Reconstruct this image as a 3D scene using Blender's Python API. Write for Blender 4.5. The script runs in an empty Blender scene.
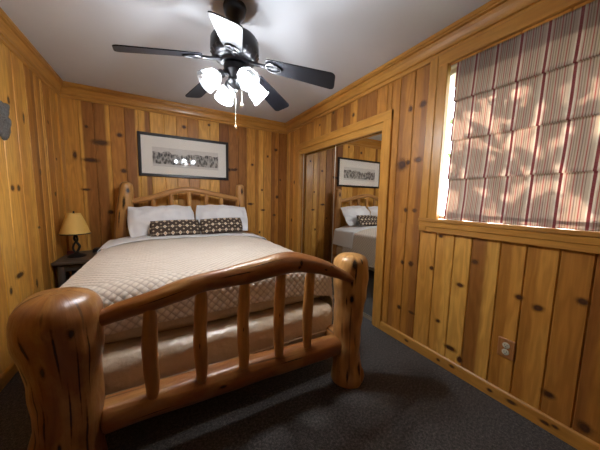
import bpy, bmesh, math, random
from mathutils import Vector, Matrix, noise

random.seed(11)
SC = bpy.context.scene
COL = SC.collection
PI = math.pi

# ------------------------------------------------------------------ room numbers (metres)
XL, XR, YB, YF, H = -0.938, 1.816, 3.709, -2.1, 2.44

# ------------------------------------------------------------------ node helpers
def new_mat(name):
    m = bpy.data.materials.new(name); m.use_nodes = True
    nt = m.node_tree; nt.nodes.clear()
    out = nt.nodes.new('ShaderNodeOutputMaterial')
    return m, nt, out

class NT:
    def __init__(s, nt): s.nt = nt
    def n(s, t, **kw):
        nd = s.nt.nodes.new(t)
        for k, v in kw.items(): setattr(nd, k, v)
        return nd
    def l(s, a, b): s.nt.links.new(a, b)
    def setin(s, inp, v):
        if hasattr(v, 'links') or isinstance(v, bpy.types.NodeSocket): s.l(v, inp)
        else: inp.default_value = v
    def math(s, op, a, b=None, c=None, clamp=False):
        nd = s.n('ShaderNodeMath', operation=op); nd.use_clamp = clamp
        s.setin(nd.inputs[0], a)
        if b is not None: s.setin(nd.inputs[1], b)
        if c is not None: s.setin(nd.inputs[2], c)
        return nd.outputs[0]
    def mix(s, fac, a, b, mode='MIX'):
        nd = s.n('ShaderNodeMix', data_type='RGBA', blend_type=mode)
        s.setin(nd.inputs[0], fac); s.setin(nd.inputs[6], a); s.setin(nd.inputs[7], b)
        return nd.outputs[2]
    def attr(s, name):
        return s.n('ShaderNodeAttribute', attribute_name=name)
    def mapping(s, vec, scale=(1, 1, 1), rot=(0, 0, 0)):
        nd = s.n('ShaderNodeMapping'); s.l(vec, nd.inputs[0])
        nd.inputs['Scale'].default_value = scale; nd.inputs['Rotation'].default_value = rot
        return nd.outputs[0]
    def noise(s, vec, scale=1, detail=2, rough=.5):
        nd = s.n('ShaderNodeTexNoise'); s.l(vec, nd.inputs['Vector'])
        nd.inputs['Scale'].default_value = scale; nd.inputs['Detail'].default_value = detail
        nd.inputs['Roughness'].default_value = rough
        return nd.outputs[0]
    def ramp(s, fac, stops, interp='LINEAR'):
        nd = s.n('ShaderNodeValToRGB'); s.setin(nd.inputs[0], fac)
        cr = nd.color_ramp; cr.interpolation = interp
        while len(cr.elements) < len(stops): cr.elements.new(.5)
        for e, (p, c) in zip(cr.elements, stops):
            e.position = p; e.color = (*c, 1) if len(c) == 3 else c
        return nd.outputs[0]
    def bsdf(s, color, rough=.5, **kw):
        b = s.n('ShaderNodeBsdfPrincipled')
        s.setin(b.inputs['Base Color'], color if not isinstance(color, tuple) else (*color[:3], 1))
        s.setin(b.inputs['Roughness'], rough)
        for k, v in kw.items(): s.setin(b.inputs[k], v)
        return b
    def bump(s, h, strength=.3, dist=.01):
        nd = s.n('ShaderNodeBump'); nd.inputs['Strength'].default_value = strength
        nd.inputs['Distance'].default_value = dist; s.l(h, nd.inputs['Height'])
        return nd.outputs[0]

def wood_mat(name, rough=.4, coat=.25, contrast=1.0, coarse=1.0, streak=(.30, .12, .04), coat_rough=.18, mottle=0, bmp=.08):
    """varnished wood: base tint from the point colour, grain runs along gc.z"""
    m, nt, out = new_mat(name); k = NT(nt)
    gc = k.attr('gc').outputs['Vector']; col = k.attr('col').outputs['Color']
    big = k.noise(k.mapping(gc, (6*coarse, 6*coarse, .9*coarse)), 1, 3, .55)
    ring = k.math('SINE', k.math('MULTIPLY', big, 62))
    ring = k.math('MULTIPLY_ADD', ring, .5, .5)
    fib = k.noise(k.mapping(gc, (150, 150, 4)), 1, 3, .6)
    med = k.noise(k.mapping(gc, (28*coarse, 28*coarse, 1.3)), 1, 4, .6)
    v = k.math('MULTIPLY_ADD', ring, .20*contrast, 1-.10*contrast)
    v2 = k.math('MULTIPLY_ADD', fib, .30*contrast, 1-.15*contrast)
    v3 = k.math('MULTIPLY_ADD', med, .55*contrast, 1-.275*contrast)
    v = k.math('MULTIPLY', k.math('MULTIPLY', v, v2), v3)
    vc = k.n('ShaderNodeCombineXYZ')
    for i, pw in enumerate((.85, 1.05, 1.35)): k.l(k.math('POWER', v, pw), vc.inputs[i])
    c = k.mix(1.0, col, vc.outputs[0], 'MULTIPLY')
    if mottle:
        mo = k.noise(k.mapping(gc, (9, 9, 4)), 1, 5, .62); mo2 = k.noise(k.mapping(gc, (4, 4, 1.6), (.3, .2, 0)), 1, 3, .6)
        c = k.mix(k.math('MULTIPLY', k.ramp(mo, [(.48, (0, 0, 0)), (.66, (1, 1, 1))]), mottle), c, (.50, .265, .075, 1))
        c = k.mix(k.math('MULTIPLY', k.ramp(mo2, [(.50, (0, 0, 0)), (.64, (1, 1, 1))]), mottle), c, (.25, .085, .024, 1))
        ck = k.noise(k.mapping(gc, (26, 26, .8)), 1, 2, .5)
        c = k.mix(k.ramp(ck, [(.655, (0, 0, 0)), (.70, (.75, .75, .75))]), c, (.06, .022, .008, 1))
    st = k.ramp(med, [(.60, (0, 0, 0)), (.80, (1, 1, 1))])
    c = k.mix(k.math('MULTIPLY', st, .55*contrast), c, (*streak, 1))
    b = k.bsdf(c, rough, **{'Coat Weight': coat, 'Coat Roughness': coat_rough})
    k.l(k.bump(k.math('ADD', fib, k.math('ADD', ring, k.math('MULTIPLY', med, 3 if mottle else .5))), bmp, .003), b.inputs['Normal'])
    k.l(b.outputs[0], out.inputs[0])
    return m

def knot_mat(name, inner=(.060, .020, .008), ring=(.27, .105, .028), rough=.4):
    """a knot: uv runs -1..1 across the patch; fades out to the wood underneath"""
    m, nt, out = new_mat(name); k = NT(nt)
    uv = k.n('ShaderNodeUVMap').outputs[0]
    gc = k.attr('gc').outputs['Vector']
    sep = k.n('ShaderNodeSeparateXYZ'); k.l(uv, sep.inputs[0])
    u, v = sep.outputs[0], sep.outputs[1]
    r = k.math('SQRT', k.math('ADD', k.math('MULTIPLY', u, u), k.math('MULTIPLY', v, v)))
    w = k.noise(k.mapping(gc, (45, 45, 45)), 1, 2)
    r = k.math('ADD', r, k.math('MULTIPLY_ADD', w, .5, -.25))
    c = k.ramp(r, [(.0, tuple(x*1.5 for x in inner)), (.22, inner), (.36, inner), (.50, ring), (1, ring)])
    a = k.ramp(r, [(.36, (.95, .95, .95)), (.52, (.55, .55, .55)), (.72, (.22, .22, .22)), (.95, (0, 0, 0))])
    b = k.bsdf(c, rough, **{'Coat Weight': .2})
    t = k.n('ShaderNodeBsdfTransparent'); mx = k.n('ShaderNodeMixShader')
    k.l(a, mx.inputs[0]); k.l(t.outputs[0], mx.inputs[1]); k.l(b.outputs[0], mx.inputs[2])
    k.l(mx.outputs[0], out.inputs[0])
    return m

def plain(name, color, rough=.5, metal=0., noise_amt=.12, nscale=40, bump=.0, **kw):
    m, nt, out = new_mat(name); k = NT(nt)
    tc = k.n('ShaderNodeTexCoord').outputs['Object']
    nz = k.noise(tc, nscale, 3)
    c = k.mix(nz, tuple(max(0, x*(1-noise_amt)) for x in color) + (1,), tuple(min(1, x*(1+noise_amt)) for x in color) + (1,))
    b = k.bsdf(c, rough, Metallic=metal, **kw)
    if bump: k.l(k.bump(nz, bump, .005), b.inputs['Normal'])
    k.l(b.outputs[0], out.inputs[0])
    return m

# ------------------------------------------------------------------ mesh helper
class MB:
    def __init__(s): s.v = []; s.gc = []; s.col = []; s.uv = []; s.f = []; s.mi = []
    def vert(s, p, gc=None, col=(.5, .5, .5), uv=(0, 0)):
        s.v.append(tuple(p)); s.gc.append(tuple(gc if gc is not None else p)); s.col.append((*col[:3], 1)); s.uv.append(uv)
        return len(s.v)-1
    def face(s, idx, mi=0): s.f.append(tuple(idx)); s.mi.append(mi)
    def build(s, name, mats, parent=None, smooth=False, origin=None, angle=None):
        if not isinstance(mats, (list, tuple)): mats = [mats]
        if origin is None: origin = parent_origin(parent)
        o0 = Vector(origin)
        me = bpy.data.meshes.new(name)
        me.from_pydata([tuple(Vector(p)-o0) for p in s.v], [], s.f)
        a = me.attributes.new('gc', 'FLOAT_VECTOR', 'POINT')
        a.data.foreach_set('vector', [x for g in s.gc for x in g])
        c = me.color_attributes.new('col', 'FLOAT_COLOR', 'POINT')
        c.data.foreach_set('color', [x for g in s.col for x in g])
        ul = me.uv_layers.new(name='UVMap')
        for lp in me.loops: ul.data[lp.index].uv = s.uv[lp.vertex_index]
        for m in mats: me.materials.append(m)
        for p, i in zip(me.polygons, s.mi): p.material_index = i
        if smooth:
            for p in me.polygons: p.use_smooth = True
        me.update()
        if smooth and angle:
            bm = bmesh.new(); bm.from_mesh(me)
            for e in bm.edges:
                if len(e.link_faces) == 2 and e.calc_face_angle(0) > angle: e.smooth = False
            bm.to_mesh(me); bm.free()
        ob = bpy.data.objects.new(name, me); COL.objects.link(ob)
        if parent is not None:
            ob.parent = parent
        else: ob.location = o0
        return ob
    # --- shapes
    def box(s, x0, x1, y0, y1, z0, z1, bev=.002, axis=2, col=(.5, .5, .5), off=None, mi=0, seg=1, xf=None):
        bm = bmesh.new()
        bmesh.ops.create_cube(bm, size=1)
        for v in bm.verts:
            v.co = Vector(((x0+x1)/2+v.co.x*(x1-x0), (y0+y1)/2+v.co.y*(y1-y0), (z0+z1)/2+v.co.z*(z1-z0)))
        if bev: bmesh.ops.bevel(bm, geom=list(bm.edges), offset=bev, segments=seg, affect='EDGES', profile=.5)
        if off is None: off = (random.random()*20, random.random()*20, random.random()*20)
        bm.verts.index_update(); base = len(s.v)
        for v in bm.verts:
            c = v.co
            g = {2: (c.x, c.y, c.z), 0: (c.y, c.z, c.x), 1: (c.x, c.z, c.y)}[axis]
            p = xf @ c if xf is not None else c
            s.vert(p, (g[0]+off[0], g[1]+off[1], g[2]+off[2]), col, (c.x, c.y))
        for f in bm.faces: s.face([base+v.index for v in f.verts], mi)
        bm.free()
    def lathe(s, prof, c, axis=(0, 0, 1), seg=28, col=(.5, .5, .5), mi=0, ripple=0, rip_n=8, close=True):
        """prof: list of (radius, height along axis)"""
        ax = Vector(axis).normalized(); q = ax.to_track_quat('Z', 'Y'); c = Vector(c); off = random.random()*9
        rows = []
        for r, h in prof:
            if r < 1e-6: rows.append([s.vert(c+q @ Vector((0, 0, h)), (off, off, h), col)]); continue
            row = []
            for i in range(seg):
                a = 2*PI*i/seg; rr = r*(1+ripple*math.cos(rip_n*a))
                p = Vector((rr*math.cos(a), rr*math.sin(a), h))
                row.append(s.vert(c+q @ p, (p.x+off, p.y+off, h), col, (i/seg, h)))
            rows.append(row)
        for A, B in zip(rows, rows[1:]):
            if len(A) == 1 and len(B) == 1: continue
            for i in range(seg):
                j = (i+1) % seg
                if len(A) == 1: s.face((A[0], B[j], B[i]), mi)
                elif len(B) == 1: s.face((A[i], A[j], B[0]), mi)
                else: s.face((A[i], A[j], B[j], B[i]), mi)

def parent_origin(p):
    v = Vector((0, 0, 0))
    while p is not None: v += p.location; p = p.parent
    return v

def cr(pts, t):
    """catmull-rom on a list of equal-length tuples, t in 0..1"""
    n = len(pts)-1; f = min(max(t, 0), 1)*n; i = min(int(f), n-1); u = f-i
    P = [pts[max(i-1, 0)], pts[i], pts[i+1], pts[min(i+2, n)]]
    return [0.5*((2*b)+(-a+c)*u+(2*a-5*b+4*c-d)*u*u+(-a+3*b-3*c+d)*u**3) for a, b, c, d in zip(*P)]

class Log:
    """an organic round timber swept along points (x,y,z,r)"""
    def __init__(s, pts, col, amp=.05, seed=0, cap0=.02, cap1=.02, exp=2.2, freq=3.0, zmax=None, squash=1.0):
        s.pts = [tuple(map(float, p)) for p in pts]; s.col = col; s.amp = amp; s.seed = seed; s.freq = freq
        s.cap0, s.cap1, s.exp, s.zmax, s.squash = cap0, cap1, exp, zmax, squash
        n = 80; s.len = 0; last = None; s.tab = [0]
        for i in range(n+1):
            c = Vector(cr(s.pts, i/n)[:3])
            if last is not None: s.len += (c-last).length; s.tab.append(s.len)
            last = c
        d = (Vector(s.pts[-1][:3])-Vector(s.pts[0][:3])).normalized()
        s.ref = Vector((0, 1, 0)) if abs(d.y) < .7 else Vector((0, 0, 1))
    def t_of(s, L):
        for i in range(len(s.tab)-1):
            if L <= s.tab[i+1]: return (i+(L-s.tab[i])/max(1e-9, s.tab[i+1]-s.tab[i]))/(len(s.tab)-1)
        return 1.0
    def S(s, th, L, lift=0):
        t = s.t_of(L); p = cr(s.pts, t); c = Vector(p[:3]); r = p[3]
        a = Vector(cr(s.pts, min(t+.01, 1))[:3]); b = Vector(cr(s.pts, max(t-.01, 0))[:3])
        T = (a-b).normalized(); N = T.cross(s.ref).normalized(); B = N.cross(T).normalized()
        f = 1.0
        if L < s.cap0: f = max(0, 1-(1-L/s.cap0)**s.exp)**(1/s.exp)
        if s.len-L < s.cap1: f = min(f, max(0, 1-(1-(s.len-L)/s.cap1)**s.exp)**(1/s.exp))
        q = Vector((math.cos(th)*.9, math.sin(th)*.9, L*s.freq))+Vector((s.seed*7.3, s.seed*3.1, s.seed))
        r = r*(1+s.amp*noise.noise(q)+s.amp*.4*noise.noise(q*2.3))
        P = c+(N*math.cos(th)*s.squash+B*math.sin(th))*(r*f+lift)
        if s.zmax is not None and P.z > s.zmax+lift: P.z = s.zmax+lift+(P.z-s.zmax)*.08
        return P, (math.cos(th)*r+s.seed*3.7, math.sin(th)*r+s.seed*1.9, L+s.seed)
    def build(s, name, mats, parent=None, seg=28, dl=.025, decals=(), tag=None):
        mb = MB(); Ls = [0]
        for k in (.04, .12, .25, .42, .65): Ls.append(s.cap0*k)
        x = s.cap0
        while x < s.len-s.cap1: Ls.append(x); x += dl
        for k in (.65, .42, .25, .12, .04): Ls.append(s.len-s.cap1*k)
        Ls[-5:] = sorted(Ls[-5:]); Ls.insert(-5, s.len-s.cap1); Ls.append(s.len)
        rows = []
        for L in Ls:
            if L in (0, s.len):
                P, g = s.S(0, L); rows.append([mb.vert(P, (s.seed*3.7, s.seed*1.9, g[2]), s.col)]); continue
            row = []
            for i in range(seg):
                P, g = s.S(2*PI*i/seg, L)
                kk = .06*noise.noise(Vector((g[0]*8, g[1]*8, g[2]*2)))
                row.append(mb.vert(P, g, tuple(c*(1+2.2*kk) for c in s.col)))
            rows.append(row)
        for A, B in zip(rows, rows[1:]):
            for i in range(seg):
                j = (i+1) % seg
                if len(A) == 1: mb.face((A[0], B[i], B[j]))
                elif len(B) == 1: mb.face((A[j], A[i], B[0]))
                else: mb.face((A[j], A[i], B[i], B[j]))
        for (th, L, dth, dL) in decals:
            n = 9; g0 = []
            for a in range(n):
                for b in range(n):
                    u, v = -1+2*a/(n-1), -1+2*b/(n-1)
                    P, g = s.S(th+u*dth, min(max(L+v*dL, .001), s.len-.001), .0015)
                    g0.append(mb.vert(P, g, s.col, (u, v)))
            for a in range(n-1):
                for b in range(n-1):
                    mb.face((g0[a*n+b], g0[(a+1)*n+b], g0[(a+1)*n+b+1], g0[a*n+b+1]), 1)
        return mb.build(name, mats, parent, smooth=True)

def tube(mb, pts, r, seg=8, col=(.5, .5, .5), closed=False, n=None):
    n = n or 6*len(pts); P = []
    pp = [tuple(p) for p in pts]
    for i in range(n+1): P.append(Vector(cr(pp, i/n)))
    rows = []; up = Vector((.13, .31, .94)).normalized()
    for i, c in enumerate(P):
        T = (P[min(i+1, n)]-P[max(i-1, 0)]).normalized()
        N = T.cross(up); N = N.normalized() if N.length > 1e-3 else T.orthogonal().normalized()
        B = N.cross(T)
        rows.append([mb.vert(c+(N*math.cos(2*PI*k/seg)+B*math.sin(2*PI*k/seg))*r, None, col) for k in range(seg)])
    for A, Bq in zip(rows, rows[1:]):
        for k in range(seg):
            j = (k+1) % seg; mb.face((A[j], A[k], Bq[k], Bq[j]))
    mb.face(rows[0]); mb.face(list(reversed(rows[-1])))

# ------------------------------------------------------------------ scene object helpers
def props(o, label=None, cat=None, group=None, kind=None):
    if label: o['label'] = label
    if cat: o['category'] = cat
    if group: o['group'] = group
    if kind: o['kind'] = kind
    return o
def thing(name, label, cat, loc, group=None):
    o = bpy.data.objects.new(name, None); COL.objects.link(o); o.location = loc
    o.empty_display_size = .1
    return props(o, label, cat, group)
def struct(o): o['kind'] = 'structure'; return o

# ------------------------------------------------------------------ materials
G = (.670, .350, .070); GM = (.555, .260, .046); Mm = (.420, .176, .028); D = (.290, .112, .021); DD = (.235, .086, .018)
M_plank = wood_mat('knotty_pine_panelling', .40, .12, 1.15)
M_trim = wood_mat('pine_moulding', .36, .2, .8)
M_log = wood_mat('varnished_log', .36, .25, 1.15, .8, (.22, .075, .022), .2, .6, .3)
M_knot = knot_mat('pine_knot')
M_logknot = knot_mat('log_knot', (.018, .008, .004), (.13, .05, .016))
M_dark = wood_mat('dark_stained_wood', .45, .1, .8)
M_ceiling = plain('ceiling_paint', (.62, .64, .685), .85, noise_amt=.03, nscale=6, bump=.03)
M_black = plain('fan_black_metal', (.012, .012, .014), .32, .25)
M_outlet = plain('outlet_ivory', (.62, .56, .42), .35)
M_slot = plain('slot_black', (.01, .01, .01), .6)
M_frame = plain('black_frame_lacquer', (.012, .010, .010), .3)
M_mat = plain('picture_mat_board', (.86, .84, .79), .8, noise_amt=.03)
M_chrome = plain('pull_chain_metal', (.55, .52, .45), .25, .9)
M_iron = plain('lamp_iron', (.020, .016, .014), .38, .4)
M_orn = plain('grey_weathered_metal', (.16, .155, .15), .5, .3, .8, 90, .8)
M_track = plain('door_track_aluminium', (.55, .50, .40), .3, .8)
M_white = plain('window_white_paint', (.75, .75, .75), .4)

def mk_carpet():
    m, nt, out = new_mat('charcoal_carpet'); k = NT(nt)
    tc = k.n('ShaderNodeTexCoord').outputs['Object']
    a = k.noise(tc, 260, 2, .7); b = k.noise(tc, 75, 3, .6); c = k.noise(tc, 5, 3)
    f = k.math('ADD', k.math('MULTIPLY', a, .6), k.math('MULTIPLY', b, .4))
    col = k.ramp(f, [(.38, (.010, .009, .009)), (.50, (.042, .037, .036)), (.60, (.17, .15, .135))])
    col = k.mix(k.math('MULTIPLY', c, .3), col, (.035, .030, .028, 1))
    bs = k.bsdf(col, .95, **{'Sheen Weight': .1})
    k.l(k.bump(f, .8, .008), bs.inputs['Normal']); k.l(bs.outputs[0], out.inputs[0])
    return m
M_carpet = mk_carpet()

def mk_mirror(name, tint, rough):
    m, nt, out = new_mat(name); k = NT(nt)
    tc = k.n('ShaderNodeTexCoord').outputs['Object']
    nz = k.noise(tc, 3, 2)
    c = k.mix(nz, tuple(x*.97 for x in tint) + (1,), tint + (1,))
    b = k.bsdf(c, rough, Metallic=1.0); k.l(b.outputs[0], out.inputs[0])
    return m
M_mirror = mk_mirror('mirror_silver', (.88, .88, .85), .01)
M_mirror2 = mk_mirror('mirror_grey', (.80, .80, .76), .03)

def mk_quilt():
    m, nt, out = new_mat('quilted_cotton'); k = NT(nt)
    uv = k.n('ShaderNodeUVMap').outputs[0]
    sep = k.n('ShaderNodeSeparateXYZ'); k.l(uv, sep.inputs[0]); u, v = sep.outputs[0], sep.outputs[1]
    wob = k.noise(k.mapping(uv, (6, 6, 1)), 1, 2)
    wob = k.math('MULTIPLY_ADD', wob, .01, -.005)
    s1 = k.math('ADD', k.math('ADD', u, v), wob); s2 = k.math('ADD', k.math('SUBTRACT', u, v), wob)
    p = PI/.046
    a = k.math('ABSOLUTE', k.math('SINE', k.math('MULTIPLY', s1, p)))
    b = k.math('ABSOLUTE', k.math('SINE', k.math('MULTIPLY', s2, p)))
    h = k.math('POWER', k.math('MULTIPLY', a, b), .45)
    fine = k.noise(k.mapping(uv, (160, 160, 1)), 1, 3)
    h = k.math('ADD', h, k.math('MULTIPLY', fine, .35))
    col = k.mix(h, (.36, .285, .225, 1), (.70, .61, .515, 1))  # stitch grooves darker: shade between the puckers put into the colour
    bs = k.bsdf(col, .75, **{'Sheen Weight': .3})
    k.l(k.bump(h, .5, .006), bs.inputs['Normal']); k.l(bs.outputs[0], out.inputs[0])
    return m
M_quilt = mk_quilt()

def mk_cloth(name, col, rough=.8, sheen=.2, wr=.25, sc=9, spec=.4, coat=0):
    m, nt, out = new_mat(name); k = NT(nt)
    tc = k.n('ShaderNodeTexCoord').outputs['Object']
    n1 = k.noise(tc, sc, 3); n2 = k.noise(tc, 300, 2)
    c = k.mix(n1, tuple(x*.95 for x in col) + (1,), col + (1,))
    b = k.bsdf(c, rough, **{'Sheen Weight': sheen, 'Specular IOR Level': spec, 'Coat Weight': coat, 'Coat Roughness': .12})
    k.l(k.bump(k.math('ADD', n1, k.math('MULTIPLY', n2, .05)), wr, .03), b.inputs['Normal'])
    k.l(b.outputs[0], out.inputs[0])
    return m
M_sheet = mk_cloth('white_linen', (.80, .80, .82))
M_satin = mk_cloth('beige_satin', (.64, .51, .37), .22, .0, .9, 8, 1.0, .7)
M_parch = None

def mk_parchment():
    m, nt, out = new_mat('yellow_parchment'); k = NT(nt)
    tc = k.n('ShaderNodeTexCoord').outputs['Object']
    n1 = k.noise(k.mapping(tc, (14, 14, 5)), 1, 4)
    c = k.mix(n1, (.78, .46, .10, 1), (.92, .62, .18, 1))
    b = k.bsdf(c, .7); tr = k.n('ShaderNodeBsdfTranslucent'); k.l(c, tr.inputs[0])
    mx = k.n('ShaderNodeMixShader'); mx.inputs[0].default_value = .2
    k.l(b.outputs[0], mx.inputs[1]); k.l(tr.outputs[0], mx.inputs[2]); k.l(mx.outputs[0], out.inputs[0])
    return m
M_parch = mk_parchment()

def mk_cushion():
    m, nt, out = new_mat('brown_woven_pattern'); k = NT(nt)
    uv = k.n('ShaderNodeUVMap').outputs[0]
    sep = k.n('ShaderNodeSeparateXYZ'); k.l(uv, sep.inputs[0]); u, v = sep.outputs[0], sep.outputs[1]
    # staggered rows of pale lozenges with small crosses between
    def cell(x, off, per): return k.math('SUBTRACT', k.math('FRACT', k.math('ADD', k.math('DIVIDE', x, per), off)), .5)
    per = .074
    def loz(o1, o2, size, ex=1.0):
        a = k.math('ABSOLUTE', cell(u, o1, per)); b = k.math('ABSOLUTE', cell(v, o2, per))
        return k.math('LESS_THAN', k.math('ADD', k.math('MULTIPLY', a, ex), b), size)
    a = loz(0, .5, .27); b = loz(.5, 0, .15); c = loz(0, .5, .12); d = loz(0.5, .5, .12, .5)
    col = k.mix(d, (.050, .030, .020, 1), (.20, .16, .11, 1))
    col = k.mix(b, col, (.48, .39, .28, 1))
    col = k.mix(a, col, (.62, .54, .42, 1))
    col = k.mix(c, col, (.55, .33, .16, 1))
    fine = k.noise(k.mapping(uv, (300, 300, 1)), 1, 2)
    bs = k.bsdf(col, .85); k.l(k.bump(fine, .3, .003), bs.inputs['Normal']); k.l(bs.outputs[0], out.inputs[0])
    return m
M_cush = mk_cushion()

def mk_blind():
    m, nt, out = new_mat('striped_blind_fabric'); k = NT(nt)
    uv = k.n('ShaderNodeUVMap').outputs[0]
    sep = k.n('ShaderNodeSeparateXYZ'); k.l(uv, sep.inputs[0]); u = sep.outputs[0]
    f = k.math('FRACT', k.math('DIVIDE', u, .116))
    be = (.56, .465, .39); gr = (.26, .19, .17); rd = (.26, .030, .048); wh = (.70, .64, .56); pk = (.40, .10, .10); ol = (.34, .27, .20)
    seq = [(0, rd), (.105, wh), (.16, be), (.27, gr), (.30, be), (.345, pk), (.385, be), (.44, ol), (.47, be), (.52, gr), (.56, be),
           (.61, pk), (.65, be), (.70, ol), (.74, be), (.79, gr), (.82, be), (.86, pk), (.895, be), (.94, wh)]
    col = k.ramp(f, seq, 'CONSTANT')
    weave = k.noise(k.mapping(uv, (500, 500, 1)), 1, 2); slub = k.noise(k.mapping(uv, (12, 160, 1)), 1, 3)
    col = k.mix(k.math('MULTIPLY', slub, .35), col, (.42, .36, .30, 1))
    b = k.bsdf(col, .85); k.l(k.bump(weave, .25, .002), b.inputs['Normal'])
    tr = k.n('ShaderNodeBsdfTranslucent'); k.l(col, tr.inputs[0])
    mx = k.n('ShaderNodeMixShader'); mx.inputs[0].default_value = .42
    k.l(b.outputs[0], mx.inputs[1]); k.l(tr.outputs[0], mx.inputs[2]); k.l(mx.outputs[0], out.inputs[0])
    return m
M_blind = mk_blind()

def mk_print():
    """an old sepia-grey panorama: a long row of dark standing figures on pale ground"""
    m, nt, out = new_mat('panorama_print'); k = NT(nt)
    uv = k.n('ShaderNodeUVMap').outputs[0]
    sep = k.n('ShaderNodeSeparateXYZ'); k.l(uv, sep.inputs[0]); u, v = sep.outputs[0], sep.outputs[1]
    vor = k.n('ShaderNodeTexVoronoi'); k.l(k.mapping(uv, (34, 5, 1)), vor.inputs['Vector']); vor.inputs['Scale'].default_value = 1
    n1 = k.noise(k.mapping(uv, (26, 6, 1)), 1, 5, .7); n2 = k.noise(k.mapping(uv, (5, 1, 1)), 1, 2)
    top = k.math('MULTIPLY_ADD', n2, .7, .38)                 # ragged skyline
    inside = k.math('MULTIPLY', k.math('LESS_THAN', v, top), k.math('GREATER_THAN', v, .13))
    fig = k.math('ADD', k.math('MULTIPLY', vor.outputs[0], .5), k.math('MULTIPLY', n1, .7))
    g = k.ramp(fig, [(.30, (.02, .019, .018)), (.52, (.13, .125, .12)), (.74, (.50, .48, .45))])
    col = k.mix(inside, k.mix(n1, (.58, .56, .53, 1), (.78, .76, .72, 1)), g)
    b = k.bsdf(col, .7); k.l(b.outputs[0], out.inputs[0])
    return m
M_print = mk_print()

def mk_glass(name, refl=.08, tint=(1, 1, 1), rough=.0):
    m, nt, out = new_mat(name); k = NT(nt)
    t = k.n('ShaderNodeBsdfTransparent'); t.inputs[0].default_value = (*tint, 1)
    g = k.n('ShaderNodeBsdfGlossy'); g.inputs['Roughness'].default_value = rough
    lw = k.n('ShaderNodeLayerWeight'); lw.inputs[0].default_value = .5
    mx = k.n('ShaderNodeMixShader'); k.l(k.math('MULTIPLY_ADD', k.math('POWER', lw.outputs['Facing'], 5), 1-refl, refl, clamp=True), mx.inputs[0])
    k.l(t.outputs[0], mx.inputs[1]); k.l(g.outputs[0], mx.inputs[2]); k.l(mx.outputs[0], out.inputs[0])
    return m
M_glass = mk_glass('window_glass', .05)
M_pglass = mk_glass('picture_glass', .03, rough=.03)

def mk_shade():
    m, nt, out = new_mat('frosted_lamp_glass'); k = NT(nt)
    tc = k.n('ShaderNodeTexCoord').outputs['Object']
    nz = k.noise(tc, 60, 2)
    t = k.n('ShaderNodeBsdfTransparent'); t.inputs[0].default_value = (.96, .98, 1, 1)
    tr = k.n('ShaderNodeBsdfTranslucent'); tr.inputs[0].default_value = (.9, .95, 1, 1)
    g = k.n('ShaderNodeBsdfGlossy'); g.inputs['Roughness'].default_value = .1
    m1 = k.n('ShaderNodeMixShader'); k.l(k.math('MULTIPLY_ADD', nz, .3, .30), m1.inputs[0])
    k.l(t.outputs[0], m1.inputs[1]); k.l(tr.outputs[0], m1.inputs[2])
    m2 = k.n('ShaderNodeMixShader'); m2.inputs[0].default_value = .08
    k.l(m1.outputs[0], m2.inputs[1]); k.l(g.outputs[0], m2.inputs[2]); k.l(m2.outputs[0], out.inputs[0])
    return m
M_shade = mk_shade()

def mk_emit(name, col, st):
    m, nt, out = new_mat(name); k = NT(nt)
    e = k.n('ShaderNodeEmission'); e.inputs[0].default_value = (*col, 1); e.inputs[1].default_value = st
    k.l(e.outputs[0], out.inputs[0]); return m
M_bulb = mk_emit('lit_bulb', (.96, .98, 1.0), 300)

def mk_blade():
    m, nt, out = new_mat('fan_blade_black'); k = NT(nt)
    gc = k.attr('gc').outputs['Vector']
    n1 = k.noise(k.mapping(gc, (60, 60, 5)), 1, 3)
    c = k.mix(n1, (.008, .009, .012, 1), (.014, .014, .018, 1))
    b = k.bsdf(c, .42, **{'Coat Weight': 0, 'Specular IOR Level': .16}); k.l(b.outputs[0], out.inputs[0])
    return m
M_blade = mk_blade()

# ------------------------------------------------------------------ panelled walls
def planks(mb, edges, cols, z0, z1, place, inward):
    """tongue-and-groove boards. place(u, d, z) -> point; d is depth towards the room"""
    ch, sl, dp = .006, .0015, .011
    for i in range(len(edges)-1):
        e0, e1 = edges[i], edges[i+1]; c = cols[i % len(cols)]
        if isinstance(c[0], tuple): ca, cb, sp = c
        else: ca = cb = c; sp = .5
        j = 1+.10*(random.random()-.5)
        ca = tuple(x*j for x in ca); cb = tuple(x*j for x in cb); w = e1-e0
        prof = [(e0, -dp), (e0+sl, -dp), (e0+sl, -.005), (e0+ch, 0)]
        for f in (sp-.10, sp-.03, sp+.05, sp+.14): prof.append((e0+ch+(w-2*ch)*min(max(f, .03), .97), 0))
        prof += [(e1-ch, 0), (e1-sl, -.005), (e1-sl, -dp), (e1, -dp)]
        ou, oz = random.random()*30, random.random()*30; rows = []
        for z in (z0, z1):
            row = []
            for u, d in prof:
                f = (u-e0)/w; s = min(max((f-sp+.08)/.16, 0), 1); s = s*s*(3-2*s)
                cc = tuple(a*(1-s)+b*s for a, b in zip(ca, cb))
                row.append(mb.vert(place(u, d, z), (u+ou, d*.2, z+oz), cc))
            rows.append(row)
        for a in range(len(prof)-1):
            q = [rows[0][a], rows[0][a+1], rows[1][a+1], rows[1][a]]
            P = [Vector(mb.v[x]) for x in q[:3]]
            if (P[1]-P[0]).cross(P[2]-P[1]).dot(inward) < -1e-9: q.reverse()
            mb.face(q)
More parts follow.
